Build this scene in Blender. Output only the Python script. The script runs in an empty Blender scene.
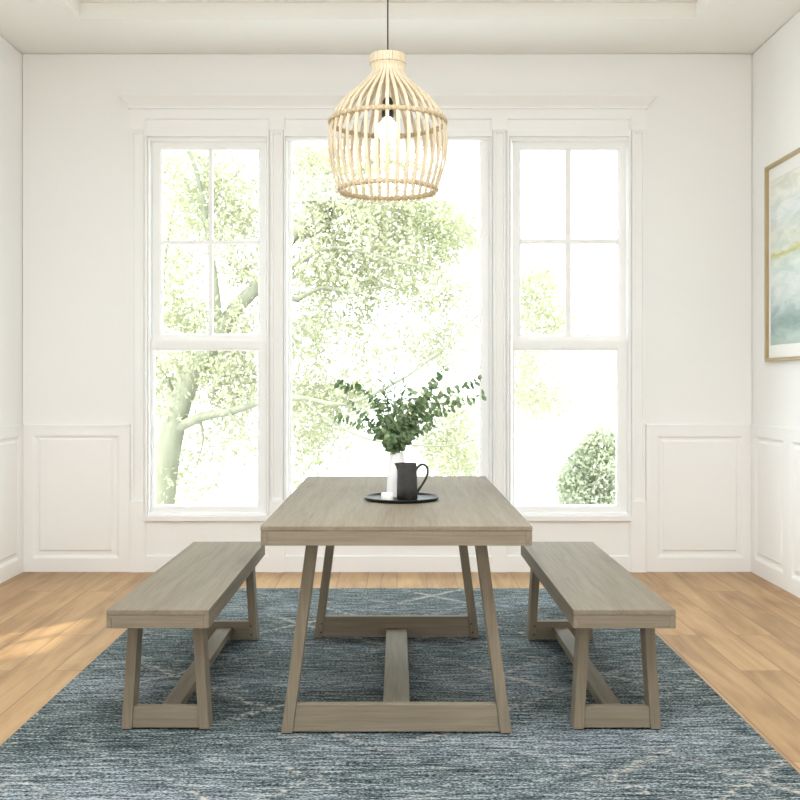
import bpy, bmesh, math, random
import numpy as np
from mathutils import Vector, Matrix

random.seed(7)
rng = np.random.default_rng(11)
SC = bpy.context.scene
COL = SC.collection

# ------------------------------------------------------------------ camera, light, exposure
F = 1026.0            # focal length in pixels of the 800 px frame
VX, VY = 397.0, 382.0  # vanishing point
EYE = 1.246
D = 6.811             # far wall distance
cam = bpy.data.cameras.new('camera')
cam.sensor_width = 36.0
cam.lens = F / 800.0 * 36.0
cam.shift_x = (400.0 - VX) / 800.0
cam.shift_y = -(400.0 - VY) / 800.0
cam_o = bpy.data.objects.new('camera', cam)
cam_o.location = (0, 0, EYE)
cam_o.rotation_euler = (math.pi / 2, 0, 0)
COL.objects.link(cam_o)
SC.camera = cam_o

world = bpy.data.worlds.new('sky')
world.use_nodes = True
SC.world = world
wn = world.node_tree.nodes
wn['Background'].inputs[0].default_value = (0.87, 0.95, 1.0, 1)
wn['Background'].inputs[1].default_value = 4.2

sun = bpy.data.lights.new('sun', 'SUN')
sun.energy = 4.0
sun.angle = math.radians(2.0)
sun.color = (1.0, 0.96, 0.89)
sun_o = bpy.data.objects.new('sun', sun)
sun_o.rotation_euler = Vector((0.45, 0.5, -0.74)).to_track_quat('-Z', 'Y').to_euler()
sun_o.location = (-6, -4, 9)
COL.objects.link(sun_o)

fill = bpy.data.lights.new('added_rear_fill', 'AREA')  # added fill light behind the camera, inside the closed room
fill.shape = 'RECTANGLE'
fill.size, fill.size_y = 4.4, 2.9
fill.energy = 38
fill.color = (0.89, 0.95, 1.0)
fill_o = bpy.data.objects.new('added_rear_fill', fill)
fill_o.location = (-0.06, -1.45, 1.75)
fill_o.rotation_euler = (math.radians(108), 0, 0)
COL.objects.link(fill_o)

panel_l = bpy.data.lights.new('added_overhead_fill', 'AREA')  # added unseen overhead fill, brightens table tops and rug
panel_l.shape = 'RECTANGLE'
panel_l.size, panel_l.size_y = 3.0, 1.6
panel_l.energy = 125
panel_l.color = (0.90, 0.955, 1.0)
panel_o = bpy.data.objects.new('added_overhead_fill', panel_l)
panel_o.location = (-0.06, 1.9, 3.47)
COL.objects.link(panel_o)

for _i, (_a, _b) in enumerate(((150, 268), (287, 489), (512, 628))):      # window portals (sampling only)
    _p = bpy.data.lights.new('window_portal', 'AREA')
    _p.shape = 'RECTANGLE'
    _k = (D + 0.12) / F
    _p.size, _p.size_y = (_b - _a) * _k, 372 * _k
    _p.cycles.is_portal = True
    _o = bpy.data.objects.new('window_portal', _p)
    _o.location = (((_a + _b) / 2 - VX) * _k, D + 0.12, EYE + (VY - 326) * _k)
    _o.rotation_euler = (-math.pi / 2, 0, 0)
    COL.objects.link(_o)

vs = SC.view_settings
vs.view_transform = 'Standard'
vs.look = 'None'
vs.exposure = 0.33
vs.gamma = 1.0
vs.use_curve_mapping = False
SC.cycles.use_denoising = True
SC.cycles.max_bounces = 14
SC.cycles.diffuse_bounces = 10
SC.cycles.transparent_max_bounces = 16

# ------------------------------------------------------------------ helpers
def PX(px, Y=D):
    return (px - VX) * Y / F
def PZ(py, Y=D):
    return EYE + (VY - py) * Y / F

class MB:
    """collects faces for ONE mesh object"""
    def __init__(self):
        self.v, self.f = [], []
    def add(self, vs, fs):
        o = len(self.v)
        self.v += [tuple(p) for p in vs]
        self.f += [tuple(i + o for i in q) for q in fs]
        return self
    def hexa(self, p):   # p: 4 bottom, 4 top (same winding)
        return self.add(p, [(3, 2, 1, 0), (4, 5, 6, 7), (0, 1, 5, 4), (1, 2, 6, 5), (2, 3, 7, 6), (3, 0, 4, 7)])
    def box(self, x0, x1, y0, y1, z0, z1):
        return self.hexa([(x0, y0, z0), (x1, y0, z0), (x1, y1, z0), (x0, y1, z0),
                          (x0, y0, z1), (x1, y0, z1), (x1, y1, z1), (x0, y1, z1)])
    def nest(self, rects, at, cap=True):
        """rings between successive rectangles (u0,u1,v0,v1,n); at(u,v,n) -> point"""
        prev = None
        for (u0, u1, v0, v1, n) in rects:
            o = len(self.v)
            self.v += [at(u0, v0, n), at(u1, v0, n), at(u1, v1, n), at(u0, v1, n)]
            if prev is not None:
                for i in range(4):
                    j = (i + 1) % 4
                    self.f.append((prev + i, prev + j, o + j, o + i))
            prev = o
        if cap:
            self.f.append((prev, prev + 1, prev + 2, prev + 3))
        return self
    def lathe(self, prof, c, seg=32, mod=None):
        o = len(self.v)
        for (r, z) in prof:
            for k in range(seg):
                a = 2 * math.pi * k / seg
                rr = r if mod is None else r * mod(a, z)
                self.v.append((c[0] + rr * math.cos(a), c[1] + rr * math.sin(a), c[2] + z))
        for i in range(len(prof) - 1):
            for k in range(seg):
                k2 = (k + 1) % seg
                self.f.append((o + i * seg + k, o + i * seg + k2, o + (i + 1) * seg + k2, o + (i + 1) * seg + k))
        self.f.append(tuple(o + k for k in range(seg))[::-1])
        e = o + (len(prof) - 1) * seg
        self.f.append(tuple(e + k for k in range(seg)))
        return self
    def tube(self, pts, rad, seg=8, flat=1.0):
        pts = [Vector(p) for p in pts]
        o = len(self.v)
        n = len(pts)
        prev = None
        for i, p in enumerate(pts):
            t = (pts[min(i + 1, n - 1)] - pts[max(i - 1, 0)]).normalized()
            if prev is None:
                a = t.orthogonal().normalized()
            else:
                a = (prev - t * prev.dot(t)).normalized()
            prev = a
            b = t.cross(a)
            r = rad[i] if isinstance(rad, (list, tuple)) else rad
            for k in range(seg):
                th = 2 * math.pi * k / seg
                self.v.append(tuple(p + a * r * math.cos(th) + b * r * flat * math.sin(th)))
        for i in range(n - 1):
            for k in range(seg):
                k2 = (k + 1) % seg
                self.f.append((o + i * seg + k, o + i * seg + k2, o + (i + 1) * seg + k2, o + (i + 1) * seg + k))
        self.f.append(tuple(o + k for k in range(seg))[::-1])
        self.f.append(tuple(o + (n - 1) * seg + k for k in range(seg)))
        return self
    def build(self, name, mat, parent=None, smooth=False, bevel=0.0, recalc=True):
        me = bpy.data.meshes.new(name)
        me.from_pydata([tuple(map(float, p)) for p in self.v], [], self.f)
        me.materials.append(mat)
        if recalc:
            bm = bmesh.new()
            bm.from_mesh(me)
            bmesh.ops.recalc_face_normals(bm, faces=bm.faces)
            bm.to_mesh(me)
            bm.free()
        if smooth:
            me.polygons.foreach_set('use_smooth', [True] * len(me.polygons))
        ob = bpy.data.objects.new(name, me)
        COL.objects.link(ob)
        if parent is not None:
            ob.parent = parent
        if bevel:
            m = ob.modifiers.new('bevel', 'BEVEL')
            m.width = bevel
            m.segments = 2
            m.limit_method = 'ANGLE'
        return ob

def tag(o, label, cat, group=None):
    o['label'] = label
    o['category'] = cat
    if group:
        o['group'] = group
    return o
def thing(name, label, cat, loc, group=None):
    o = bpy.data.objects.new(name, None)
    o.location = loc
    o.empty_display_size = 0.05
    COL.objects.link(o)
    return tag(o, label, cat, group)
def struct(o):
    o['kind'] = 'structure'
    return o
def catmull(pts, sub=6):
    P = [Vector(p) for p in pts]
    P = [P[0] * 2 - P[1]] + P + [P[-1] * 2 - P[-2]]
    out = []
    for i in range(1, len(P) - 2):
        a, b, c, d = P[i - 1], P[i], P[i + 1], P[i + 2]
        for s in range(sub):
            t = s / sub
            out.append(0.5 * ((2 * b) + (c - a) * t + (2 * a - 5 * b + 4 * c - d) * t * t + (3 * b - a - 3 * c + d) * t ** 3))
    out.append(P[-2].copy())
    return out

# ------------------------------------------------------------------ materials
def mat(name, color=(0.8, 0.8, 0.8), rough=0.5, metal=0.0, spec=0.5):
    m = bpy.data.materials.new(name)
    m.use_nodes = True
    b = m.node_tree.nodes['Principled BSDF']
    b.inputs['Base Color'].default_value = (*color, 1)
    b.inputs['Roughness'].default_value = rough
    b.inputs['Metallic'].default_value = metal
    b.inputs['Specular IOR Level'].default_value = spec
    return m
class NT:
    def __init__(self, m):
        self.t = m.node_tree
        self.b = self.t.nodes['Principled BSDF']
    def n(self, kind, **kw):
        x = self.t.nodes.new(kind)
        for k, v in kw.items():
            if k == 'inp':
                for kk, vv in v.items():
                    if hasattr(vv, 'is_linked') or isinstance(vv, bpy.types.NodeSocket):
                        self.t.links.new(vv, x.inputs[kk])
                    else:
                        x.inputs[kk].default_value = vv
            else:
                setattr(x, k, v)
        return x
    def link(self, a, b):
        self.t.links.new(a, b)
    def ramp(self, fac, stops):
        r = self.n('ShaderNodeValToRGB')
        e = r.color_ramp.elements
        e[0].position, e[0].color = stops[0][0], (*stops[0][1], 1)
        e[1].position, e[1].color = stops[-1][0], (*stops[-1][1], 1)
        for p, c in stops[1:-1]:
            q = e.new(p)
            q.color = (*c, 1)
        self.link(fac, r.inputs[0])
        return r.outputs[0]
    def coords(self, scale, kind='Object'):
        tc = self.n('ShaderNodeTexCoord')
        mp = self.n('ShaderNodeMapping')
        mp.inputs['Scale'].default_value = scale
        self.link(tc.outputs[kind], mp.inputs[0])
        return mp.outputs[0]
    def noise(self, vec, scale=1.0, detail=4.0, rough=0.55, dist=0.0):
        x = self.n('ShaderNodeTexNoise', inp={'Scale': scale, 'Detail': detail, 'Roughness': rough, 'Distortion': dist})
        self.link(vec, x.inputs['Vector'])
        return x.outputs['Fac']
    def math(self, op, a, b=None, c=None, clamp=False):
        x = self.n('ShaderNodeMath', operation=op)
        x.use_clamp = clamp
        for i, v in enumerate((a, b, c)):
            if v is None:
                continue
            if isinstance(v, (int, float)):
                x.inputs[i].default_value = v
            else:
                self.link(v, x.inputs[i])
        return x.outputs[0]
    def mix(self, fac, a, b, mode='MIX'):
        x = self.n('ShaderNodeMix', data_type='RGBA', blend_type=mode)
        for s, v in ((x.inputs[0], fac), (x.inputs[6], a), (x.inputs[7], b)):
            if isinstance(v, (int, float)):
                s.default_value = v
            elif isinstance(v, tuple):
                s.default_value = (*v, 1)
            else:
                self.link(v, s)
        return x.outputs[2]
    def bump(self, h, strength=0.2, dist=0.002):
        x = self.n('ShaderNodeBump', inp={'Strength': strength, 'Distance': dist})
        self.link(h, x.inputs['Height'])
        self.link(x.outputs[0], self.b.inputs['Normal'])

def paint(name, color, rough=0.55):
    m = mat(name, color, rough, spec=0.3)
    t = NT(m)
    nz = t.noise(t.coords((1, 1, 1)), 55, 3)
    t.bump(nz, 0.04, 0.001)
    return m
M_WALL = paint('wall paint', (0.885, 0.888, 0.882))
M_TRIM = paint('trim paint', (0.90, 0.902, 0.897), 0.4)
M_CEIL = paint('ceiling paint', (0.87, 0.865, 0.835), 0.7)

def wood(name, axis):
    m = mat(name, rough=0.6, spec=0.18)
    t = NT(m)
    s = [26.0, 26.0, 26.0]
    s[axis] = 1.3
    g = t.noise(t.coords(tuple(s)), 1.0, 6, 0.6, 0.6)
    s2 = [150.0, 150.0, 150.0]
    s2[axis] = 5.0
    g2 = t.noise(t.coords(tuple(s2)), 1.0, 3, 0.6)
    big = t.noise(t.coords(tuple(3.0 if i != axis else 0.7 for i in range(3))), 1.0, 2)
    c = t.ramp(g, [(0.30, (0.196, 0.162, 0.115)), (0.5, (0.232, 0.195, 0.143)), (0.72, (0.260, 0.223, 0.170))])
    c2 = t.ramp(g2, [(0.35, (0.80, 0.79, 0.77)), (0.6, (1.0, 1.0, 1.0))])
    c = t.mix(0.75, c, c2, 'MULTIPLY')
    c3 = t.ramp(big, [(0.3, (0.92, 0.92, 0.92)), (0.7, (1.06, 1.05, 1.03))])
    c = t.mix(1.0, c, c3, 'MULTIPLY')
    t.link(c, t.b.inputs['Base Color'])
    t.bump(g2, 0.12, 0.001)
    return m
W_X, W_Y, W_Z = wood('grey oak along x', 0), wood('grey oak along y', 1), wood('grey oak along z', 2)
M_PAD = mat('black felt pad', (0.02, 0.02, 0.02), 0.8)
M_BOLT = mat('dark bolt metal', (0.04, 0.035, 0.03), 0.4, 0.8)

# floor planks, running towards the camera
M_FLOOR = mat('oak floor', rough=0.42, spec=0.4)
t = NT(M_FLOOR)
tc = t.n('ShaderNodeTexCoord')
sx = t.n('ShaderNodeSeparateXYZ', inp={0: tc.outputs['Object']})
cx = t.n('ShaderNodeCombineXYZ')
t.link(sx.outputs[1], cx.inputs[0])
t.link(sx.outputs[0], cx.inputs[1])
br = t.n('ShaderNodeTexBrick', inp={'Scale': 1.0, 'Mortar Size': 0.0032, 'Mortar Smooth': 0.2, 'Bias': 0.0, 'Brick Width': 1.7, 'Row Height': 0.187,
                                     'Color1': (0, 0, 0, 1), 'Color2': (1, 1, 1, 1), 'Mortar': (0.5, 0.5, 0.5, 1)})
br.offset = 0.37
t.link(cx.outputs[0], br.inputs['Vector'])
off = t.n('ShaderNodeVectorMath', operation='MULTIPLY_ADD')
t.link(br.outputs['Color'], off.inputs[0])
off.inputs[1].default_value = (7.0, 31.0, 3.0)
t.link(tc.outputs['Object'], off.inputs[2])
mp = t.n('ShaderNodeMapping')
mp.inputs['Scale'].default_value = (14.0, 1.0, 1.0)
t.link(off.outputs[0], mp.inputs[0])
g = t.noise(mp.outputs[0], 1.0, 6, 0.6, 0.9)
mp2 = t.n('ShaderNodeMapping')
mp2.inputs['Scale'].default_value = (5.0, 1.4, 1.0)
t.link(off.outputs[0], mp2.inputs[0])
k = t.noise(mp2.outputs[0], 1.0, 3, 0.55, 0.4)
base = t.ramp(g, [(0.28, (0.285, 0.158, 0.066)), (0.5, (0.420, 0.258, 0.119)), (0.75, (0.50, 0.330, 0.168))])
dark = t.ramp(k, [(0.27, (0.60, 0.53, 0.45)), (0.44, (0.92, 0.90, 0.87)), (0.62, (1.04, 1.04, 1.04))])
c = t.mix(0.9, base, dark, 'MULTIPLY')
pl = t.ramp(br.outputs['Color'], [(0.0, (0.90, 0.89, 0.87)), (1.0, (1.07, 1.07, 1.07))])
c = t.mix(1.0, c, pl, 'MULTIPLY')
c = t.mix(br.outputs['Fac'], c, (0.22, 0.12, 0.05))
t.link(c, t.b.inputs['Base Color'])
hh = t.math('SUBTRACT', g, t.math('MULTIPLY', br.outputs['Fac'], 3.0))
t.bump(hh, 0.12, 0.0015)

# rug: heathered streaks along its width, broken cream diamond lines
M_RUG = mat('rug pile', rough=0.95, spec=0.1)
t = NT(M_RUG)
n1 = t.noise(t.coords((6.0, 62, 1)), 1.0, 6, 0.68, 0.3)
n2 = t.noise(t.coords((90, 150, 1)), 1.0, 3, 0.65)
n3 = t.noise(t.coords((0.55, 2.2, 1)), 1.0, 3, 0.5)
n4 = t.noise(t.coords((14, 150, 1)), 1.0, 3, 0.6)
v = t.math('ADD', t.math('MULTIPLY', n1, 0.62), t.math('MULTIPLY', n2, 0.75))
v = t.math('ADD', v, t.math('MULTIPLY', n4, 0.34))
v = t.math('ADD', v, t.math('MULTIPLY', n3, 0.20))
v = t.math('SUBTRACT', v, 0.462)
c = t.ramp(v, [(0.38, (0.013, 0.018, 0.021)), (0.455, (0.056, 0.073, 0.078)), (0.53, (0.140, 0.166, 0.172)), (0.62, (0.42, 0.44, 0.43))])
hue = t.ramp(n3, [(0.35, (0.97, 1.02, 0.98)), (0.65, (0.95, 0.99, 1.05))])
c = t.mix(1.0, c, hue, 'MULTIPLY')
tc = t.n('ShaderNodeTexCoord')
sx = t.n('ShaderNodeSeparateXYZ', inp={0: tc.outputs['Object']})
wob = t.math('MULTIPLY', t.math('SUBTRACT', t.noise(t.coords((18, 18, 1)), 1.0, 2), 0.5), 0.085)
def diag(sign, o):
    s = t.math('ADD', sx.outputs[0], t.math('MULTIPLY', sx.outputs[1], sign))
    s = t.math('ADD', t.math('DIVIDE', t.math('ADD', t.math('SUBTRACT', s, o), wob), 0.46), 0.5)
    d = t.math('ABSOLUTE', t.math('SUBTRACT', t.math('SUBTRACT', s, t.math('FLOOR', s)), 0.5))
    return t.math('SUBTRACT', 1.0, t.math('DIVIDE', d, 0.085), clamp=True)
lines = t.math('MAXIMUM', diag(1.0, 2.5), diag(-1.0, -2.56))
blot = t.noise(t.coords((30, 62, 1)), 1.0, 3, 0.6)
zone = t.noise(t.coords((1.3, 1.3, 1)), 1.0, 1, 0.5)
gate = t.math('ADD', t.math('MULTIPLY', blot, 1.5), t.math('MULTIPLY', zone, 0.9))
gate = t.math('MULTIPLY', t.math('SUBTRACT', gate, 1.24), 6.0, clamp=True)
msk = t.math('MULTIPLY', lines, gate, clamp=True)
c = t.mix(t.math('MULTIPLY', msk, 0.9, clamp=True), c, (0.50, 0.47, 0.42))
t.link(c, t.b.inputs['Base Color'])
t.bump(t.math('ADD', v, msk), 0.7, 0.006)

M_BAMBOO = mat('bamboo strip', rough=0.5)
t = NT(M_BAMBOO)
g = t.noise(t.coords((60, 60, 6)), 1.0, 4)
t.link(t.ramp(g, [(0.3, (0.62, 0.51, 0.355)), (0.7, (0.76, 0.66, 0.49))]), t.b.inputs['Base Color'])
M_RATTAN = mat('woven rattan binding', rough=0.6)
t = NT(M_RATTAN)
g = t.noise(t.coords((90, 90, 40)), 1.0, 3)
t.link(t.ramp(g, [(0.3, (0.38, 0.29, 0.16)), (0.7, (0.60, 0.50, 0.33))]), t.b.inputs['Base Color'])
M_BLACK = mat('black plastic', (0.012, 0.011, 0.010), 0.45)
M_BULB = mat('lit white bulb', (0.95, 0.95, 0.93), 0.3)
bb = M_BULB.node_tree.nodes['Principled BSDF']
bb.inputs['Emission Color'].default_value = (1.0, 0.97, 0.92, 1)
bb.inputs['Emission Strength'].default_value = 1.6
M_TRAY = mat('black enamel', (0.010, 0.014, 0.012), 0.38, spec=0.3)
M_JUG = mat('charcoal stoneware', (0.030, 0.028, 0.026), 0.42)
t = NT(M_JUG)
g = t.noise(t.coords((50, 50, 50)), 1.0, 4)
t.link(t.ramp(g, [(0.35, (0.014, 0.0135, 0.0125)), (0.7, (0.028, 0.026, 0.023))]), t.b.inputs['Base Color'])
M_CERAMIC = mat('matte white ceramic', (0.80, 0.79, 0.78), 0.5)
M_WAX = mat('white votive ceramic', (0.85, 0.84, 0.80), 0.55)
M_GOLD = mat('brushed gold frame', (0.47, 0.365, 0.20), 0.4, 0.4)
M_MAT = mat('white picture mount', (0.86, 0.86, 0.84), 0.8)

def leafmat(name, dark, light, trans=0.35, scale=4.0, rough=0.6):
    m = mat(name, rough=rough, spec=0.25)
    t = NT(m)
    g = t.noise(t.coords((1, 1, 1)), scale, 2)
    c = t.ramp(g, [(0.35, dark), (0.65, light)])
    t.link(c, t.b.inputs['Base Color'])
    tr = t.n('ShaderNodeBsdfTranslucent')
    t.link(c, tr.inputs[0])
    mx = t.n('ShaderNodeMixShader', inp={0: trans})
    t.link(t.b.outputs[0], mx.inputs[1])
    t.link(tr.outputs[0], mx.inputs[2])
    t.link(mx.outputs[0], t.t.nodes['Material Output'].inputs[0])
    return m
M_EUC = leafmat('eucalyptus leaf', (0.080, 0.155, 0.060), (0.30, 0.39, 0.215), 0.25, 30.0)
M_EUCP = leafmat('pale willow leaf', (0.16, 0.25, 0.13), (0.30, 0.38, 0.24), 0.3, 30.0)
M_STEM = mat('green brown stem', (0.12, 0.12, 0.05), 0.6)
M_TREE = leafmat('spring tree leaf', (0.335, 0.352, 0.205), (0.465, 0.46, 0.325), 0.4, 1.2)
M_BUSH = leafmat('pale shrub leaf', (0.46, 0.50, 0.36), (0.66, 0.67, 0.54), 0.35, 2.0)
M_BARK = mat('pale lichened bark', rough=0.9)
t = NT(M_BARK)
g = t.noise(t.coords((9, 9, 3)), 1.0, 5)
t.link(t.ramp(g, [(0.3, (0.165, 0.17, 0.115)), (0.7, (0.235, 0.24, 0.175))]), t.b.inputs['Base Color'])
t.bump(g, 0.5, 0.02)
M_GROUND = mat('pale gravel', rough=0.9, spec=0.1)
t = NT(M_GROUND)
g = t.noise(t.coords((8, 8, 8)), 1.0, 4)
t.link(t.ramp(g, [(0.3, (0.50, 0.50, 0.48)), (0.7, (0.60, 0.60, 0.58))]), t.b.inputs['Base Color'])

M_GLASS = bpy.data.materials.new('clear window glass')
M_GLASS.use_nodes = True
nt = M_GLASS.node_tree
nt.nodes.remove(nt.nodes['Principled BSDF'])
tr = nt.nodes.new('ShaderNodeBsdfTransparent')
tr.inputs[0].default_value = (0.98, 0.99, 0.98, 1)
gl = nt.nodes.new('ShaderNodeBsdfGlossy')
gl.inputs['Roughness'].default_value = 0.02
lw = nt.nodes.new('ShaderNodeLayerWeight')
lw.inputs[0].default_value = 0.5
pw = nt.nodes.new('ShaderNodeMath')
pw.operation = 'POWER'
pw.inputs[1].default_value = 5.0
nt.links.new(lw.outputs['Facing'], pw.inputs[0])
fr = nt.nodes.new('ShaderNodeMath')
fr.operation = 'MULTIPLY_ADD'
fr.inputs[1].default_value = 0.5
fr.inputs[2].default_value = 0.02
nt.links.new(pw.outputs[0], fr.inputs[0])
mx = nt.nodes.new('ShaderNodeMixShader')
nt.links.new(fr.outputs[0], mx.inputs[0])
nt.links.new(tr.outputs[0], mx.inputs[1])
nt.links.new(gl.outputs[0], mx.inputs[2])
nt.links.new(mx.outputs[0], nt.nodes['Material Output'].inputs[0])

# watercolour artwork: pale top, yellow-green streak, teal bands below
M_ART = mat('abstract watercolour', rough=0.8, spec=0.2)
t = NT(M_ART)
tc = t.n('ShaderNodeTexCoord')
sp = t.n('ShaderNodeSeparateXYZ', inp={0: tc.outputs['Generated']})
w1 = t.noise(t.coords((1.5, 2.2, 7.0)), 1.0, 5, 0.6, 0.8)
w2 = t.noise(t.coords((2.0, 4.0, 16.0)), 1.0, 4, 0.6, 0.5)
hgt = t.math('ADD', sp.outputs[2], t.math('MULTIPLY', t.math('SUBTRACT', w1, 0.5), 0.28))
c = t.ramp(hgt, [(0.03, (0.50, 0.60, 0.56)), (0.10, (0.34, 0.44, 0.43)), (0.19, (0.40, 0.50, 0.49)), (0.27, (0.62, 0.70, 0.69)), (0.36, (0.74, 0.79, 0.78)), (0.46, (0.72, 0.79, 0.77)),
                 (0.545, (0.72, 0.78, 0.72)), (0.575, (0.62, 0.60, 0.22)), (0.61, (0.78, 0.80, 0.72)), (0.78, (0.76, 0.80, 0.80)), (0.95, (0.82, 0.81, 0.73))])
c = t.mix(0.55, c, t.ramp(w2, [(0.35, (0.66, 0.75, 0.74)), (0.6, (1.08, 1.06, 1.05))]), 'MULTIPLY')
t.link(c, t.b.inputs['Base Color'])

# ------------------------------------------------------------------ room shell
XL, XR, H = PX(22), PX(752.4), PZ(53.5)
Y0 = -1.6
TH = 0.16
FZ = -0.012           # floor level; rug top is z = 0
def back(u, v, n):
    return (u, D - n, v)
def right(u, v, n):
    return (XR - n, u, v)
def left(u, v, n):
    return (XL + n, u, v)

struct(MB().box(XL - TH, XR + TH, Y0, D + TH, FZ - 0.1, FZ).build('floor', M_FLOOR))

# openings of the three windows (pixels on the wall plane)
OZ0, OZ1 = PZ(512), PZ(140.6)
OPEN = [(150, 267.5), (286.5, 489.5), (511.5, 628)]
ox = [(PX(a), PX(b)) for a, b in OPEN]
GR = 0.005            # shadow gap where wall boards meet ceiling and corners
m = MB()
xs = [XL] + [q for o in ox for q in o] + [XR]
for i in range(0, len(xs), 2):
    m.box(xs[i], xs[i + 1], D + .014, D + TH, FZ, H)
    m.box(xs[i] + (GR if i == 0 else 0), xs[i + 1] - (GR if i == 6 else 0), D, D + .014, FZ, H - GR)
for a, b in ox:
    m.box(a, b, D, D + TH, FZ, OZ0)
    m.box(a, b, D + .014, D + TH, OZ1, H).box(a, b, D, D + .014, OZ1, H - GR)
struct(m.build('wall_back', M_WALL))

# left wall with an added, unseen window for the sun patch, right wall solid
LY0, LY1, LZ0, LZ1 = 3.66, 4.52, 0.72, 1.66
m = MB()
m.box(XL - TH, XL - .014, Y0, LY0, FZ, H).box(XL - TH, XL - .014, LY1, D + TH, FZ, H)
m.box(XL - .014, XL, Y0, LY0, FZ, H - GR).box(XL - .014, XL, LY1, D + .014, FZ, H - GR).box(XL - .014, XL, LY0, LY1, LZ1, H - GR)
m.box(XL - TH, XL, LY0, LY1, FZ, LZ0).box(XL - TH, XL - .014, LY0, LY1, LZ1, H)
struct(m.build('wall_left', M_WALL))
struct(MB().box(XR + .014, XR + TH, Y0, D + TH, FZ, H).box(XR, XR + .014, Y0, D + .014, FZ, H - GR).build('wall_right', M_WALL))

struct(MB().box(XL - TH, XR + TH, Y0 - TH, Y0, FZ, H).build('wall_front', M_WALL))

# tray ceiling
TYB = (H - EYE) * F / (VY - 19)
TXL, TXR = PX(80, TYB), PX(695.5, TYB)
TZ = PZ(2.8, TYB)
TYF = 0.7
m = MB()
m.box(XL - TH, XR + TH, TYB, D + TH, H, H + 0.25)
m.box(XL - TH, XR + TH, Y0, TYF, H, H + 0.25)
m.box(XL - TH, TXL, TYF, TYB, H, H + 0.25).box(TXR, XR + TH, TYF, TYB, H, H + 0.25)
m.box(TXL, TXR, TYF, TYB, TZ, H + 0.25)
struct(m.build('ceiling', M_CEIL))

# ------------------------------------------------------------------ wainscot panels
def panel(at, u0, u1, z1, fr0, fr1, top, bot, b0, b1, bt, bb):
    """one framed, raised panel: outer board, recess (fr*), raised field (b*)"""
    m = MB()
    T = 0.014
    g = 0.0015
    u0 += g
    u1 -= g
    m.nest([(u0, u1, FZ, z1, 0.0), (u0, u1, FZ, z1, T), (fr0, fr1, bot, top, T),
            (fr0 + 0.010, fr1 - 0.010, bot + 0.010, top - 0.010, T - 0.004),
            (fr0 + 0.020, fr1 - 0.020, bot + 0.022, top - 0.016, T - 0.013),
            (b0 - 0.012, b1 + 0.012, bb - 0.012, bt + 0.012, T - 0.013),
            (b0, b1, bb, bt, T - 0.003)], at)
    # cap moulding
    m.nest([(u0, u1, z1 - 0.012, z1 + 0.004, 0.0), (u0, u1, z1 - 0.012, z1 + 0.004, T + 0.004)], at)
    return m
WZ = PZ(425)
n_trim = 0
def trim(mb, m=None, bevel=0.0):
    global n_trim
    n_trim += 1
    return struct(mb.build('trim_%d' % n_trim, m or M_TRIM, bevel=bevel))
trim(panel(back, PX(22.5), PX(130.5), WZ, PX(33), PX(120), PZ(435), PZ(558), PX(41), PX(111.5), PZ(440), PZ(549.5)))
trim(panel(back, PX(645.5), PX(751.5), WZ, PX(656.5), PX(743), PZ(435.5), PZ(557.5), PX(663.5), PX(735), PZ(442), PZ(549.5)))
PW = 0.625
for at, X in ((left, XL), (right, XR)):
    y1 = D - 0.016
    while y1 > Y0 + 0.1:
        y0 = max(y1 - PW, Y0)
        if not (at is left and y0 < LY1 + 0.1 and y1 > LY0 - 0.1):
            e = 0.062
            trim(panel(at, y0, y1, WZ, y0 + e, y1 - e, PZ(435), PZ(557.5), y0 + e + 0.05, y1 - e - 0.05, PZ(441.5), PZ(549.5)))
        y1 = y0

# ------------------------------------------------------------------ window surround
SX0, SX1 = PX(131), PX(645)
m = MB()                                                     # crown and frieze
loops = [(117.2, 0.0, 0.022), (109.8, 0.0, 0.022), (109.7, 0.012, 0.036), (108.2, 0.012, 0.036), (108.0, 0.006, 0.030), (106.0, 0.012, 0.038), (102.5, 0.034, 0.060),
         (99.5, 0.058, 0.080), (98.6, 0.062, 0.084), (97.3, 0.062, 0.084)]
o = len(m.v)
for (py, ex, n) in loops:
    z = PZ(py)
    a, b = SX0 - ex, SX1 + ex
    m.v += [(a, D, z), (a, D - n, z), (b, D - n, z), (b, D, z)]
for i in range(len(loops) - 1):
    for k_ in range(3):
        m.f.append((o + 4 * i + k_, o + 4 * i + k_ + 1, o + 4 * i + 5 + k_, o + 4 * i + 4 + k_))
m.f.append((o, o + 1, o + 2, o + 3))
e = o + 4 * (len(loops) - 1)
m.f.append((e + 3, e + 2, e + 1, e))
trim(m)
PIL = [(131, 145), (270, 284), (492, 506), (630.5, 645)]
for (a, b) in PIL:                                           # pilaster, corner block, plinth
    m = MB()
    m.nest([(PX(a), PX(b), PZ(131), PZ(117.2), 0), (PX(a), PX(b), PZ(131), PZ(117.2), 0.030)], back)
    m.nest([(PX(a + .5), PX(b - .5), PZ(501), PZ(131), 0), (PX(a + .5), PX(b - .5), PZ(501), PZ(131), 0.020), (PX(a + 3), PX(b - 2.6), PZ(499), PZ(133), 0.020),
            (PX(a + 3.6), PX(b - 3.2), PZ(498), PZ(134), 0.006)], back)
    m.nest([(PX(a), PX(b), FZ, PZ(501), 0), (PX(a), PX(b), FZ, PZ(501), 0.030)], back)
    trim(m)
BAY = [(145, 270), (284, 492), (506, 630.5)]
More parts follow.
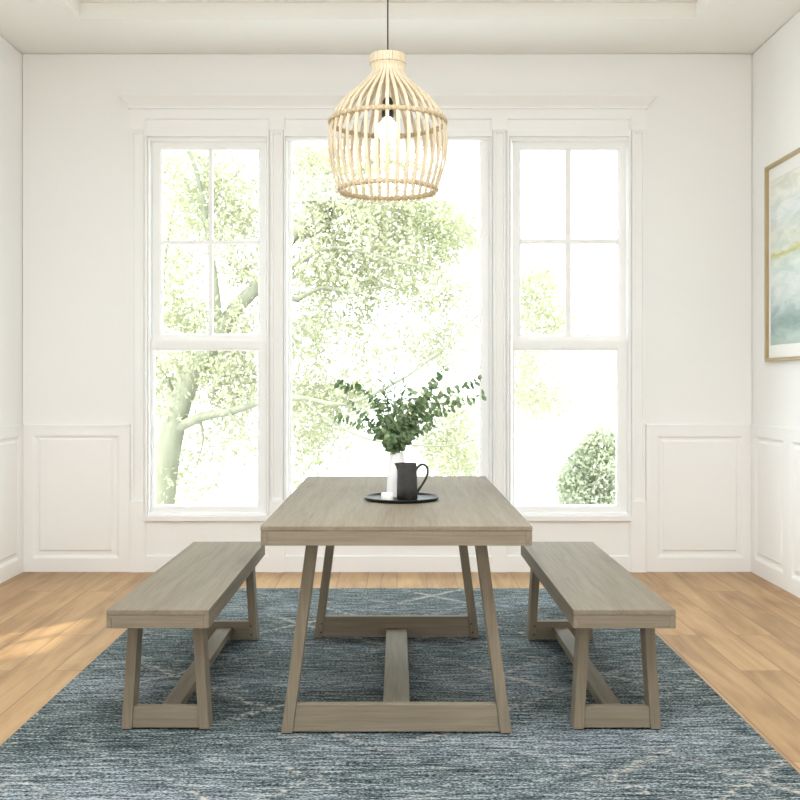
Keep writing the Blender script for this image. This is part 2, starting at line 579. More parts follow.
for (a, b) in BAY:                                           # header panel and apron
    m = MB()
    m.nest([(PX(a), PX(b), PZ(131.3), PZ(117.2), 0), (PX(a), PX(b), PZ(131.3), PZ(117.2), 0.021), (PX(a + 1), PX(b - 1), PZ(130.4), PZ(119.4), 0.021),
            (PX(a + 1.5), PX(b - 1.5), PZ(129.8), PZ(120), 0.008)], back)
    trim(m)
    m = MB()
    m.nest([(PX(a), PX(b), FZ, PZ(520), 0), (PX(a), PX(b), FZ, PZ(520), 0.020), (PX(a + 1), PX(b - 1), PZ(556), PZ(521), 0.020), (PX(a + 1.8), PX(b - 1.8), PZ(555), PZ(522), 0.006)], back)
    trim(m)

# ------------------------------------------------------------------ the windows
def win(n):
    o = bpy.data.objects.new('window_%d' % n, None)
    o.location = (0, D, 0)
    COL.objects.link(o)
    return struct(o)
def kid(mb, name, m, par):
    ob = mb.build(name, m)
    ob.parent = par
    ob.matrix_parent_inverse = Matrix.Translation(par.location).inverted()
    return ob
def rect(a, b, c, d, dep):
    """pixel rectangle on the plane dep behind the wall face -> (u0,u1,v0,v1)"""
    Y = D + dep
    return PX(a, Y), PX(b, Y), PZ(d, Y), PZ(c, Y)
def grow(r, g):
    return (r[0] - g, r[1] + g, r[2] - g, r[3] + g)
def sash(par, outer, glass, dep, name, mun=None):
    o = rect(*outer, dep)
    gq = rect(*glass, dep)
    m = MB()
    m.nest([(*o, -dep - 0.04), (*o, -dep), (*grow(gq, 0.013), -dep), (*grow(gq, 0.009), -dep - 0.006), (*grow(gq, 0.003), -dep - 0.007), (*gq, -dep - 0.014), (*gq, -dep - 0.036),
            (*o, -dep - 0.04)], back, cap=False)
    sh = kid(m, name, M_TRIM, par)
    if mun:
        mx_, my_ = mun
        Y = D + dep
        c = (PX(mx_[0], Y), PX(mx_[1], Y))
        r = (PZ(my_[1], Y), PZ(my_[0], Y))
        m = MB().box(c[0], c[1], D + dep + 0.008, D + dep + 0.034, gq[2], gq[3])
        m.box(gq[0], c[0], D + dep + 0.008, D + dep + 0.034, r[0], r[1]).box(c[1], gq[1], D + dep + 0.008, D + dep + 0.034, r[0], r[1])
        mo = kid(m, 'muntin', M_TRIM, sh)
        mo.parent = sh
    gm = MB().box(gq[0] - .004, gq[1] + .004, D + dep + 0.020, D + dep + 0.024, gq[2] - .004, gq[3] + .004)
    kid(gm, 'glass_pane', M_GLASS, sh)
    return sh
def casing(par, bay, opening, wide):
    a, b = bay
    r0 = (PX(a), PX(b), PZ(517.5), PZ(131.3))
    def ins(l, r_, tp, bt):
        return (PX(a + l), PX(b - r_), PZ(517.5 - bt), PZ(131.3 + tp))
    w = wide
    m = MB()
    m.nest([(*r0, 0), (*r0, 0.022), (*ins(.5, .5, .5, .3), 0.022), (*ins(.9, .9, .9, .6), 0.034), (*ins(2.8 * w, 2.8 * w, 6.0, 1.5), 0.034), (*ins(3.0 * w, 3.0 * w, 6.3, 1.6), 0.008), (*ins(3.5 * w, 3.4 * w, 7.0, 2.0), 0.008), (*ins(3.7 * w, 3.5 * w, 7.3, 2.2), 0.018),
            (*ins(5.0 * w, 3.65 * w, 8.8, 5.0), 0.016), (*ins(5.4 * w, 3.8 * w, 9.2, 5.4), 0.004), (*ins(5.4 * w, 3.8 * w, 9.2, 5.4), -0.09)], back, cap=False)
    kid(m, 'window_frame', M_TRIM, par)
    m = MB()                                                 # inside sill ledge
    m.nest([(PX(a + .3), PX(b - .3), PZ(520), PZ(515.5), 0), (PX(a + .3), PX(b - .3), PZ(520), PZ(515.5), 0.040)], back)
    kid(m, 'window_sill', M_TRIM, par)
w = win(1)
casing(w, BAY[0], OPEN[0], 1.0)
sash(w, (152.5, 265.5, 140.5, 342), (162, 258, 149.6, 333.5), 0.034, 'upper_sash', ((208.3, 212.5), (240.2, 244.0)))
sash(w, (151.5, 266.5, 341, 513), (154, 257.2, 350.5, 505), 0.006, 'lower_sash')
w = win(2)
casing(w, BAY[1], OPEN[1], 0.62)
sash(w, (287, 488.8, 139.5, 513), (291.3, 479.8, 141.6, 505), 0.02, 'fixed_sash')
w = win(3)
casing(w, BAY[2], OPEN[2], 1.0)
sash(w, (512.5, 627, 140.5, 342), (521.2, 617.6, 149.8, 334.5), 0.034, 'upper_sash', ((565.8, 571.2), (238.8, 243.7)))
sash(w, (512.5, 627.8, 341, 513), (515.3, 616.8, 350.5, 505), 0.006, 'lower_sash')
# added side window, left wall, out of view; shaped to cast a sun patch
w = win(4)
w.location = (XL, 0, 0)
def ring4(g, n):
    return (LY0 + g, LY1 - g, LZ0 + g, LZ1 - g, n)
m = MB().nest([ring4(-.07, 0), ring4(-.07, .022), ring4(-.01, .022), ring4(0, .012), ring4(0, -.09), ring4(.04, -.09), ring4(.045, -.10), ring4(.045, -.13)], left, cap=False)
kid(m, 'window_frame', M_TRIM, w)
ym, zm = (LY0 + LY1) / 2, (LZ0 + LZ1) / 2
m = MB().box(XL - .125, XL - .10, ym - .014, ym + .014, LZ0 + .045, LZ1 - .045)
m.box(XL - .125, XL - .10, LY0 + .045, ym - .014, zm - .014, zm + .014).box(XL - .125, XL - .10, ym + .014, LY1 - .045, zm - .014, zm + .014)
kid(m, 'muntin', M_TRIM, w)
kid(MB().box(XL - .118, XL - .114, LY0 + .04, LY1 - .04, LZ0 + .04, LZ1 - .04), 'glass_pane', M_GLASS, w)

# ------------------------------------------------------------------ outdoors
struct(MB().box(-60, 60, D + TH, 90, -0.75, -0.6).build('ground', M_GROUND))

def at_px(px, py, Y):
    return Vector((PX(px, Y), Y, PZ(py, Y)))
TY = 12.2
tree = thing('tree', 'large leaning tree with pale bark and fresh spring leaves outside the windows', 'tree', (PX(160, TY), TY, -0.6))
def tkid(mb, name, m, par, smooth=False, recalc=True):
    ob = mb.build(name, m, smooth=smooth, recalc=recalc)
    ob.parent = par
    ob.matrix_parent_inverse = Matrix.Translation(par.location).inverted()
    return ob
def limb(mb, pts, r0, r1, seg=10):
    P = catmull([at_px(a, b, TY + dy) for a, b, dy in pts], 5)
    n = len(P)
    mb.tube(P, [r0 + (r1 - r0) * (i / (n - 1)) ** 0.8 for i in range(n)], seg)
m = MB()
P = catmull([at_px(a, b, TY + dy) for a, b, dy in [(154, 545, 0), (160, 505, 0), (167, 455, 0), (178, 410, 0), (194, 372, .05), (215, 340, .1), (236, 308, .15), (262, 281, .2), (292, 238, .3), (330, 205, .4), (372, 160, .5)]], 5)
n = len(P)
m.tube(P, [0.205 * (1 - 0.80 * (i / (n - 1)) ** 0.75) + (0.10 if i < 3 else 0) * (3 - i) / 3 for i in range(n)], 14)
tkid(m, 'trunk', M_BARK, tree, True)
LIMBS = [
    ([(172, 432, 0), (185, 424, -.1), (206, 416, -.2), (232, 411, -.3), (262, 402, -.4), (300, 398, -.5), (345, 404, -.6), (400, 380, -.7), (440, 352, -.8)], 0.075, 0.014),
    ([(228, 412, -.3), (240, 425, -.4), (252, 445, -.5), (258, 462, -.6)], 0.022, 0.007),
    ([(200, 418, -.2), (203, 440, -.1), (196, 468, 0)], 0.022, 0.006),
    ([(219, 334, .1), (217, 300, 0), (212, 262, -.1), (205, 215, -.2), (196, 170, -.4), (186, 146, -.5)], 0.055, 0.02),
    ([(205, 215, -.2), (222, 190, -.1), (240, 170, .1), (262, 150, .2)], 0.022, 0.008),
    ([(262, 281, .2), (300, 262, .1), (330, 248, -.1), (362, 252, -.3), (400, 262, -.4), (440, 270, -.5)], 0.04, 0.010),
    ([(296, 300, .1), (322, 288, 0), (350, 292, -.1), (384, 286, -.2), (420, 280, -.3)], 0.035, 0.010),
    ([(258, 292, .2), (276, 296, .1), (300, 300, .1)], 0.05, 0.034),
    ([(292, 238, .3), (322, 232, .4), (332, 215, .5), (336, 190, .6), (328, 160, .7)], 0.03, 0.008),
    ([(330, 248, -.1), (340, 225, 0), (352, 204, .1)], 0.018, 0.006),
    ([(440, 352, -.8), (472, 320, -.8), (510, 300, -.9), (552, 292, -1.0)], 0.016, 0.006),
    ([(472, 320, -.8), (500, 352, -.8), (530, 380, -.8), (556, 400, -.9)], 0.012, 0.005),
    ([(300, 398, -.5), (330, 420, -.6), (372, 440, -.7), (440, 446, -.7), (474, 440, -.8)], 0.022, 0.008),
    ([(290, 320, .1), (305, 330, 0), (320, 352, -.1)], 0.018, 0.006),
    ([(178, 410, 0), (166, 380, .2), (150, 350, .3), (135, 320, .4)], 0.05, 0.02),
    ([(174, 205, 0), (168, 240, .1), (160, 300, .3), (150, 350, .3)], 0.012, 0.02),
]
for pts, r0, r1 in LIMBS:
    m = MB()
    limb(m, pts, r0, r1)
    tkid(m, 'branch', M_BARK, tree, True)

def leaves(mb_v, mb_f, centers, size, spread, per):
    """folded leaf blades scattered round cluster centres (world coordinates)"""
    o = len(mb_v)
    C = np.repeat(np.asarray(centers), per, axis=0)
    n = len(C)
    P = C + rng.normal(0, spread, (n, 3))
    a = rng.normal(0, 1, (n, 3))
    a /= np.linalg.norm(a, axis=1, keepdims=True)
    b = np.cross(a, rng.normal(0, 1, (n, 3)))
    b /= np.linalg.norm(b, axis=1, keepdims=True)
    c = np.cross(a, b)
    s = size * rng.uniform(0.6, 1.25, (n, 1))
    V = np.stack([P - a * s, P + b * s * .42 + c * s * .1, P + a * s, P - b * s * .42 + c * s * .1], axis=1).reshape(-1, 3)
    mb_v += [tuple(p) for p in V]
    for i in range(n):
        q = o + 4 * i
        mb_f.append((q, q + 1, q + 2))
        mb_f.append((q, q + 2, q + 3))
BLOBS = [  # px, py, rx, ry, clusters
    (190, 170, 34, 26, 34), (235, 190, 30, 30, 26), (185, 215, 30, 26, 26), (232, 228, 28, 18, 22), (175, 268, 22, 30, 22), (240, 262, 26, 22, 18), (185, 315, 26, 20, 26), (240, 322, 20, 16, 14),
    (200, 358, 48, 22, 40), (235, 375, 30, 24, 30), (160, 385, 16, 40, 26), (225, 400, 40, 14, 16), (235, 440, 26, 22, 12), (190, 455, 26, 30, 10), (200, 490, 22, 14, 4),
    (310, 170, 26, 30, 30), (345, 190, 36, 30, 40), (385, 215, 40, 24, 40), (315, 225, 26, 26, 30), (430, 215, 40, 22, 34), (455, 235, 26, 18, 22), (365, 245, 40, 16, 30),
    (415, 262, 46, 20, 36), (320, 275, 34, 22, 34), (380, 285, 40, 16, 24), (440, 300, 36, 16, 16), (345, 318, 44, 18, 22), (305, 350, 22, 26, 22), (390, 350, 50, 20, 20), (450, 345, 30, 20, 14),
    (310, 398, 26, 20, 30), (350, 395, 36, 14, 22), (320, 430, 30, 18, 18), (440, 410, 36, 20, 20), (450, 445, 32, 20, 30), (462, 466, 22, 10, 12), (310, 455, 16, 20, 6), (300, 485, 8, 14, 4),
    (400, 160, 40, 18, 18), (535, 285, 16, 18, 16), (540, 315, 26, 18, 26), (530, 365, 14, 18, 12), (527, 395, 12, 16, 10), (550, 400, 18, 10, 12), (562, 330, 12, 8, 5),
]
V_, F_ = [], []
cs = []
for (px, py, rx, ry, k_) in BLOBS:
    for _ in range(int(k_ * 2.2)):
        while True:
            u, v_ = rng.uniform(-1, 1, 2)
            if u * u + v_ * v_ < 1:
                break
        cs.append(at_px(px + u * rx, py + v_ * ry, TY + 0.55 + rng.normal(0, 0.5)))
leaves(V_, F_, [tuple(c) for c in cs], 0.042, 0.105, 20)
m = MB()
m.v, m.f = V_, F_
tkid(m, 'foliage', M_TREE, tree, recalc=False)

BY = 15.5
bush = thing('shrub', 'rounded pale green shrub outside the lower right window', 'shrub', (PX(595, BY), BY, -0.6))
cs = []
for (px, py, rx, ry, k_) in [(597, 440, 15, 13, 50), (585, 458, 16, 14, 60), (572, 478, 14, 14, 60), (612, 445, 14, 18, 60), (600, 445, 16, 16, 60), (612, 470, 30, 30, 150), (588, 470, 16, 16, 60), (575, 490, 20, 14, 70), (600, 505, 44, 22, 150), (640, 480, 30, 40, 120)]:
    for _ in range(k_):
        while True:
            u, v_, w_ = rng.uniform(-1, 1, 3)
            if u * u + v_ * v_ + w_ * w_ < 1:
                break
        cs.append(at_px(px + u * rx, py + v_ * ry, BY + w_ * rx * BY / F))
V_, F_ = [], []
leaves(V_, F_, [tuple(c) for c in cs], 0.042, 0.075, 16)
m = MB()
m.v, m.f = V_, F_
tkid(m, 'foliage', M_BUSH, bush, recalc=False)
m = MB()
for k_ in range(7):
    a = at_px(603 + random.uniform(-6, 6), 548, BY)
    m.tube(catmull([a, at_px(603 + (k_ - 3) * 5, 505, BY + random.uniform(-.2, .2)), at_px(603 + (k_ - 3) * 9, 465, BY + random.uniform(-.3, .3))], 4), 0.02, 6)
tkid(m, 'stem', M_BARK, bush, True)

# ------------------------------------------------------------------ rug
m = MB().box(PX(0, 1) * 0 - 1.362, 1.284, 2.35, 6.205, FZ, 0.0)
rug = m.build('area_rug', M_RUG, bevel=0.004)
tag(rug, 'blue grey heathered area rug with broken cream diamond lines under table and benches', 'rug')

# ------------------------------------------------------------------ dining table
def pk(mb, name, m, par, bevel=0.0, smooth=False):
    return mb.build(name, m, par, smooth=smooth, bevel=bevel)
TL, TW, TH_ = 1.83, 0.914, 0.762
tab = thing('dining_table', 'grey oak trestle dining table in the middle of the rug', 'table', (-0.002, 3.446, 0.0))
def leg_mesh(x_bot, x_top, w, y0, y1, z1, zp=0.004):
    return MB().hexa([(x_bot, y0, zp), (x_bot + w, y0, zp), (x_bot + w, y1, zp), (x_bot, y1, zp),
                      (x_top, y0, z1), (x_top + w, y0, z1), (x_top + w, y1, z1), (x_top, y1, z1)])
def trestle(root, half_b, half_t, w, y0, y1, z1, rail_h, rail_in, bolts):
    for s in (-1, 1):
        xb = -half_b if s < 0 else half_b - w
        xt = -half_t if s < 0 else half_t - w
        lg = pk(leg_mesh(xb, xt, w, y0, y1, z1), 'leg', W_Z, root, 0.002)
        pd = pk(MB().box(xb + .004, xb + w - .004, y0 + .006, y1 - .006, 0.0, 0.0045), 'foot_pad', M_PAD, lg)
        if bolts:
            for zz in (0.030, 0.072):
                xin = (half_b - w) - (half_b - half_t) * zz / z1
                x_ = s * (xin + 0.010)
                pk(MB().tube([(x_, y0 - .0016, zz), (x_, y0 + .004, zz)], 0.0042, 10), 'bolt', M_BOLT, lg)
    # rail between the legs, ends cut to the slope
    def xi(z):
        return half_b - w - (half_b - half_t) * z / z1
    ya, yb = y0 + 0.006, y0 + 0.006 + rail_in
    za, zb = 0.008, rail_h
    m = MB().hexa([(-xi(za), ya, za), (xi(za), ya, za), (xi(za), yb, za), (-xi(za), yb, za),
                   (-xi(zb), ya, zb), (xi(zb), ya, zb), (xi(zb), yb, zb), (-xi(zb), yb, zb)])
    pk(m, 'rail', W_X, root, 0.002)

m = MB().box(-TW / 2, TW / 2, 0, TL, TH_ - 0.017, TH_)
top = pk(m, 'tabletop', W_Y, tab, 0.0025)
g = 0.0
pk(MB().box(-TW / 2 + .022, TW / 2 - .022, 0.0008, 0.022, TH_ - .066, TH_ - .0175), 'apron', W_X, tab, 0.0015)
pk(MB().box(-TW / 2 + .022, TW / 2 - .022, TL - .022, TL - .0008, TH_ - .066, TH_ - .0175), 'apron', W_X, tab, 0.0015)
for s in (-1, 1):
    a, b = sorted((s * (TW / 2 - .0008), s * (TW / 2 - .0218)))
    pk(MB().box(a, b, 0.0008, TL - .0008, TH_ - .066, TH_ - .0175), 'apron', W_Y, tab, 0.0015)
zt = TH_ - 0.0178
trestle(tab, 0.408, 0.3105, 0.040, 0.180, 0.260, zt, 0.104, 0.035, 0)
trestle(tab, 0.402, 0.306, 0.040, 1.535, 1.615, zt, 0.106, 0.035, 1)
pk(MB().box(-.050, .050, 0.2205, 1.5415, 0.014, 0.052), 'stretcher', W_Y, tab, 0.002)

# ------------------------------------------------------------------ benches
BL, BW, BH = 1.52, 0.3556, 0.457
bench = thing('dining_bench', 'grey oak trestle bench on the left side of the table', 'bench', (-0.829, 3.55, 0), 'grey oak benches beside the dining table')
pk(MB().box(-BW / 2, BW / 2, 0, BL, BH - 0.018, BH), 'seat', W_Y, bench, 0.0025)
pk(MB().box(-BW / 2 + .018, BW / 2 - .018, 0.0008, 0.02, BH - .064, BH - .0185), 'apron', W_X, bench, 0.0015)
pk(MB().box(-BW / 2 + .018, BW / 2 - .018, BL - .02, BL - .0008, BH - .064, BH - .0185), 'apron', W_X, bench, 0.0015)
for s in (-1, 1):
    a, b = sorted((s * (BW / 2 - .0008), s * (BW / 2 - .0178)))
    pk(MB().box(a, b, 0.0008, BL - .0008, BH - .064, BH - .0185), 'apron', W_Y, bench, 0.0015)
zt = BH - 0.0188
trestle(bench, 0.157, 0.130, 0.037, 0.118, 0.198, zt, 0.082, 0.035, 0)
trestle(bench, 0.157, 0.130, 0.037, 1.385, 1.465, zt, 0.092, 0.035, 1)
pk(MB().box(-.034, .034, 0.1585, 1.3915, 0.030, 0.066), 'stretcher', W_Y, bench, 0.002)
def copy_tree(o, parent=None):
    c = o.copy()
    COL.objects.link(c)
    if parent is not None:
        c.parent = parent
    for ch in list(o.children):
        copy_tree(ch, c)
    return c
bench2 = copy_tree(bench)
bench2.location = (0.788, 3.55, 0)
bench2['label'] = 'grey oak trestle bench on the right side of the table'

# ------------------------------------------------------------------ tray, vase, jug, votive
TCY = 4.22
tray_c = (PX(401.6, TCY), TCY, TH_)
tray = MB().lathe([(0.135, 0.0), (0.146, 0.0015), (0.153, 0.008), (0.1555, 0.014), (0.153, 0.0145), (0.149, 0.009), (0.142, 0.0055), (0.05, 0.005), (0.002, 0.005)], (0, 0, 0), 64).build('serving_tray', M_TRAY, smooth=True)
tray.location = tray_c
tag(tray, 'round black tray on the dining table', 'tray')
TZ_ = TH_ + 0.0052
VYv = 4.290
s_ = VYv / F
vase_c = Vector((PX(396.4, VYv), VYv, TZ_))
vh = 0.184
def facet(a, z):
    k_ = 12
    w_ = (a % (2 * math.pi / k_)) - math.pi / k_
    return math.cos(math.pi / k_) / math.cos(w_)
vase = MB().lathe([(0.0395, 0.0), (0.0420, 0.004), (0.0395, 0.05), (0.0362, 0.10), (0.0330, 0.15), (0.0312, vh), (0.0272, vh), (0.0285, 0.15), (0.032, 0.06), (0.004, 0.02)], (0, 0, 0), 48, facet).build('vase', M_CERAMIC, bevel=0.0)
vase.location = vase_c
tag(vase, 'tall tapered white ceramic vase holding eucalyptus', 'vase')

jy = 4.190
jug = thing('jug', 'charcoal stoneware jug with loop handle on the black tray', 'jug', (PX(407.2, jy), jy, TZ_))
jh = 0.148
def spout(a, z):
    d = (a - math.radians(190) + math.pi) % (2 * math.pi) - math.pi
    k_ = max(0.0, min(1.0, (z - 0.112) / 0.036))
    return 1 + 0.38 * k_ ** 1.3 * math.exp(-(d / 0.30) ** 2)
m = MB().lathe([(0.040, 0.0), (0.0425, 0.003), (0.0422, 0.04), (0.0408, 0.09), (0.0395, 0.118), (0.0388, 0.135), (0.0390, jh - .002), (0.0380, jh), (0.0365, jh - .002), (0.0365, 0.12), (0.038, 0.03), (0.003, 0.012)], (0, 0, 0), 64, spout)
m.build('body', M_JUG, jug, smooth=True)
hp = [(0.036, 0, 0.118), (0.046, 0, 0.134), (0.062, 0, 0.142), (0.078, 0, 0.135), (0.084, 0, 0.112), (0.076, 0, 0.085), (0.060, 0, 0.058), (0.048, 0, 0.040), (0.0395, 0, 0.026)]
MB().tube(catmull(hp, 5), 0.0052, 10, 0.9).build('handle', M_JUG, jug, smooth=True)

cy_ = 4.13
cup = MB().lathe([(0.0225, 0.0), (0.0245, 0.002), (0.0248, 0.030), (0.0225, 0.033), (0.0200, 0.033), (0.0195, 0.024), (0.002, 0.022)], (0, 0, 0), 40).build('votive_holder', M_WAX, smooth=True)
cup.location = (PX(387.2, cy_), cy_, TZ_)
tag(cup, 'small white round votive holder on the tray before the vase', 'candle holder')

# ------------------------------------------------------------------ eucalyptus in the vase
EY = VYv
mouth = Vector((vase_c.x, EY, TZ_ + vh))
euc = thing('eucalyptus_bouquet', 'bunch of green eucalyptus branches spreading from the white vase', 'plant', tuple(mouth))
def leaf(mb, base, direc, nrm, L, Wd, kind):
    direc = direc.normalized()
    side = direc.cross(nrm)
    if side.length < 1e-4:
        side = direc.orthogonal()
    side.normalize()
    nn = side.cross(direc).normalized()
    prof = ((0.0, .10), (.22, .80), (.5, 1.0), (.78, .74), (1.0, .06)) if kind == 'round' else ((0.0, .1), (.25, .8), (.5, 1.0), (.8, .55), (1.0, .04))
    rows = []
    for tt, ww in prof:
        p = base + direc * L * tt + nn * (-0.25 * L * tt * tt)
        rows.append([p - side * Wd * ww / 2 + nn * Wd * .10 * ww, p, p + side * Wd * ww / 2 + nn * Wd * .10 * ww])
    o = len(mb.v)
    for r in rows:
        mb.v += [tuple(q) for q in r]
    for i in range(len(rows) - 1):
        for k_ in range(2):
            a = o + 3 * i + k_
            mb.f.append((a, a + 1, a + 4, a + 3))
def sprig(tip, mid, dy, size, kind, n, bare=0.08, m=M_EUC):
    T = at_px(tip[0], tip[1], EY + dy)
    Md = at_px(mid[0], mid[1], EY + dy * .5)
    j = Vector((random.uniform(-.014, .014), random.uniform(-.014, .014), 0))
    b0 = mouth + j
    root = mouth + Vector((-j.x * .6, -j.y * .6, -vh + 0.03))
    pts = catmull([b0 + Vector((0, 0, -.05)) * 1, b0 + Vector((0, 0, .006)), Md, T], 8)
    sm = MB()
    sm.tube([p - mouth for p in pts], [0.0022 * (1 - .6 * i / len(pts)) for i in range(len(pts))], 6)
    st = sm.build('sprig', M_STEM, euc, smooth=True)
    lm = MB()
    N = len(pts) - 1
    lo = 8 / N
    n = int(n * 1.35)
    for i in range(n):
        f = lo + (1 - lo) * (bare + (1 - bare) * i / (n - 1))
        q = f * N
        k_ = min(int(q), N - 1)
        p = pts[k_].lerp(pts[k_ + 1], q - k_)
        tdir = (pts[k_ + 1] - pts[k_]).normalized()
        for s in (0, 1):
            a = i * 1.3 + s * math.pi + random.uniform(-.5, .5)
            u = tdir.orthogonal().normalized()
            w_ = tdir.cross(u)
            out = u * math.cos(a) + w_ * math.sin(a)
            sc = size * 1.12 * random.uniform(.75, 1.2) * (1.05 - .35 * i / n)
            if kind == 'round':
                d = out * .9 + tdir * .45 + Vector((0, 0, random.uniform(-.3, .2)))
                leaf(lm, p - mouth, d, tdir * .4 + Vector((random.uniform(-.7, .7), random.uniform(-1.6, .2), random.uniform(-.2, .9))), sc, sc * .82, kind)
            else:
                d = out * .6 + tdir * .8
                leaf(lm, p - mouth, d, tdir + Vector((random.uniform(-.4, .4), -.6, .3)), sc * 1.9, sc * .45, kind)
    lm.build('leaves', m, st, smooth=True, recalc=False)
S = [  # tip, mid, depth, size, kind, pairs
    ((339, 383), (374, 400), .02, .038, 'round', 15), ((337, 419), (368, 428), -.04, .035, 'round', 12), ((350, 402), (372, 424), .06, .025, 'round', 10),
    ((394, 376), (394, 410), .00, .026, 'long', 11), ((380, 374), (388, 408), .05, .024, 'long', 11), ((404, 385), (398, 415), -.04, .026, 'long', 11),
    ((444, 369), (416, 408), .03, .033, 'round', 17), ((482, 396), (430, 412), -.02, .034, 'round', 16), ((479, 380), (432, 404), .06, .033, 'round', 16), ((434, 383), (412, 414), -.05, .028, 'round', 14),
    ((452, 410), (420, 424), -.06, .028, 'round', 12), ((428, 395), (408, 420), .02, .030, 'round', 14), ((432, 425), (414, 434), -.08, .028, 'round', 11),
    ((374, 398), (386, 424), -.06, .030, 'round', 13), ((362, 412), (380, 430), .03, .028, 'round', 11), ((386, 394), (391, 424), .02, .030, 'round', 13), ((412, 392), (404, 422), -.08, .030, 'round', 13),
    ((378, 428), (386, 438), -.07, .028, 'round', 9), ((420, 412), (408, 430), .07, .028, 'round', 11), ((400, 402), (398, 426), .06, .029, 'round', 12), ((390, 436), (391, 442), -.09, .030, 'round', 8),
    ((409, 432), (403, 440), -.08, .032, 'round', 8), ((399, 420), (398, 436), -.05, .032, 'long', 8),
]
for a, b, dy, sz, kd, n_ in S:
    sprig(a, b, dy, sz, kd, n_, m=M_EUCP if (kd == 'long' and a[1] < 390) else M_EUC)

# ------------------------------------------------------------------ pendant lamp
LY = 4.36
ls = LY / F
lc = (PX(387.8, LY), LY, 0.0)
lamp = thing('pendant_lamp', 'open bamboo cage pendant lamp hanging over the table', 'lamp', (lc[0], lc[1], TZ))
def lz(py):
    return PZ(py, LY) - TZ
PROF = [(17.2, 55.5), (17.2, 60), (16.9, 65), (15.6, 69), (16.6, 74), (21.5, 80), (30, 88), (40.5, 97.5), (50, 108), (55, 117), (57.8, 127), (59.2, 138), (59.3, 149), (57.8, 161), (54, 175), (49.2, 190), (47.8, 194)]
curve = catmull([(r * ls, 0, lz(py)) for r, py in PROF], 4)
NR = 36
for k_ in range(NR):
    a = 2 * math.pi * (k_ + 0.5) / NR + math.pi / 2 + math.pi / NR
    ca, sa = math.cos(a), math.sin(a)
    m = MB()
    o = 0
    n = len(curve)
    for i, p in enumerate(curve):
        tdir = (curve[min(i + 1, n - 1)] - curve[max(i - 1, 0)]).normalized()
        nrm = Vector((-tdir.z, 0, tdir.x))
        hw = min(0.0070, max(0.0054, p.x * math.pi / NR * 0.86))
        th = 0.0026
        for sd, st_ in ((-1, -1), (1, -1), (1, 1), (-1, 1)):
            q = Vector((p.x, 0, p.z)) + nrm * th * st_
            x, y = q.x, sd * hw
            m.v.append((x * ca - y * sa, x * sa + y * ca, q.z))
    for i in range(n - 1):
        for j in range(4):
            j2 = (j + 1) % 4
            m.f.append((4 * i + j, 4 * i + j2, 4 * i + 4 + j2, 4 * i + 4 + j))
    m.f += [(3, 2, 1, 0), tuple(4 * (n - 1) + j for j in range(4))]
    m.build('rib', M_BAMBOO, lamp)
def ring(r, z, tube_r, wraps, name, flat=1.0):
    m = MB()
    N, K = wraps * 6, 10
    for i in range(N):
        a = 2 * math.pi * i / N
        md = 1.0 + 0.22 * math.sin(wraps * a)
        for j in range(K):
            b = 2 * math.pi * j / K + 0.0
            rr = r + tube_r * md * math.cos(b)
            m.v.append((rr * math.cos(a), rr * math.sin(a), z + tube_r * flat * md * math.sin(b)))
    for i in range(N):
        for j in range(K):
            i2, j2 = (i + 1) % N, (j + 1) % K
            m.f.append((i * K + j, i2 * K + j, i2 * K + j2, i * K + j2))
    return m.build(name, M_RATTAN, lamp, smooth=True)
ring(57.4 * ls, lz(122.5), 0.0085, 72, 'woven_ring', 1.25)
ring(48.2 * ls, lz(190), 0.0082, 72, 'woven_ring', 1.25)
ring(17.3 * ls, lz(64.5), 0.0030, 30, 'collar_binding')
MB().lathe([(0.004, lz(56)), (0.063, lz(56)), (0.066, lz(57)), (0.066, lz(60)), (0.060, lz(61)), (0.004, lz(61))], (0, 0, 0), 40).build('top_cap', M_BAMBOO, lamp)
MB().tube([(0, 0, 0), (0, 0, lz(98))], 0.0032, 8).build('cord', M_BLACK, lamp, smooth=True)
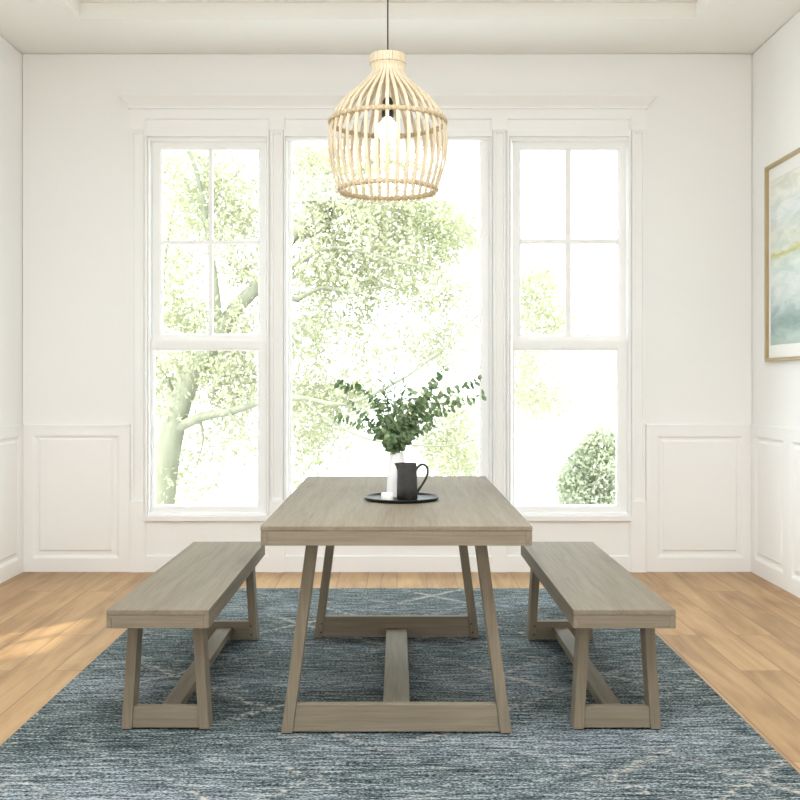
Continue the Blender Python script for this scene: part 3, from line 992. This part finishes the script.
MB().lathe([(0.004, 0.0), (0.055, 0.0), (0.055, -.012), (0.045, -.022), (0.008, -.026), (0.003, -.03)], (0, 0, 0), 32).build('ceiling_rose', M_BLACK, lamp, smooth=True)
MB().lathe([(0.006, lz(96.5)), (0.016, lz(98.5)), (0.022, lz(102)), (0.024, lz(107)), (0.0245, lz(111)), (0.026, lz(112)), (0.026, lz(117)), (0.02, lz(117.5)), (0.004, lz(118))], (0, 0, 0), 32).build('socket', M_BLACK, lamp, smooth=True)
bz = lz(130.5)
R_ = 0.0475
prof = [(0.016, lz(117.2)), (0.019, lz(118.5))]
for k_ in range(3, 19):
    th = math.pi * k_ / 18.0
    prof.append((max(R_ * math.sin(th), .0008), bz + R_ * math.cos(th)))
MB().lathe(prof, (0, 0, 0), 32).build('light_bulb', M_BULB, lamp, smooth=True)

# ------------------------------------------------------------------ framed picture on the right wall
PY1 = (XR - 0.035) * F / (764.3 - VX)
PYN = PY1 - 1.0
pz0, pz1 = PZ(361.8, PY1), PZ(167.5, PY1)
pic = thing('framed_picture', 'thin gold frame with pale teal abstract watercolour on the right wall', 'picture', (XR, (PY1 + PYN) / 2, pz0))
fw, fd = 0.022, 0.035
def prect(gp, n):
    return (PYN + gp, PY1 - gp, pz0 + gp, pz1 - gp, n)
m = MB().nest([prect(0, 0.002), prect(0, fd - .003), prect(.003, fd), prect(fw - .004, fd), prect(fw, fd - .004), prect(fw, 0.014), prect(fw, 0.002), prect(0, 0.002)], right, cap=False)
ob = kid(m, 'frame', M_GOLD, pic)
m = MB().nest([prect(fw - .001, 0.004), prect(fw - .001, 0.014), (PYN + .045, PY1 - .045, pz0 + .10, pz1 - .10, 0.014), (PYN + .047, PY1 - .047, pz0 + .102, pz1 - .102, 0.0115)], right, cap=False)
kid(m, 'mount', M_MAT, pic)
m = MB().nest([(PYN + .04, PY1 - .04, pz0 + .09, pz1 - .09, 0.006), (PYN + .04, PY1 - .04, pz0 + .09, pz1 - .09, 0.0115)], right)
kid(m, 'artwork', M_ART, pic)
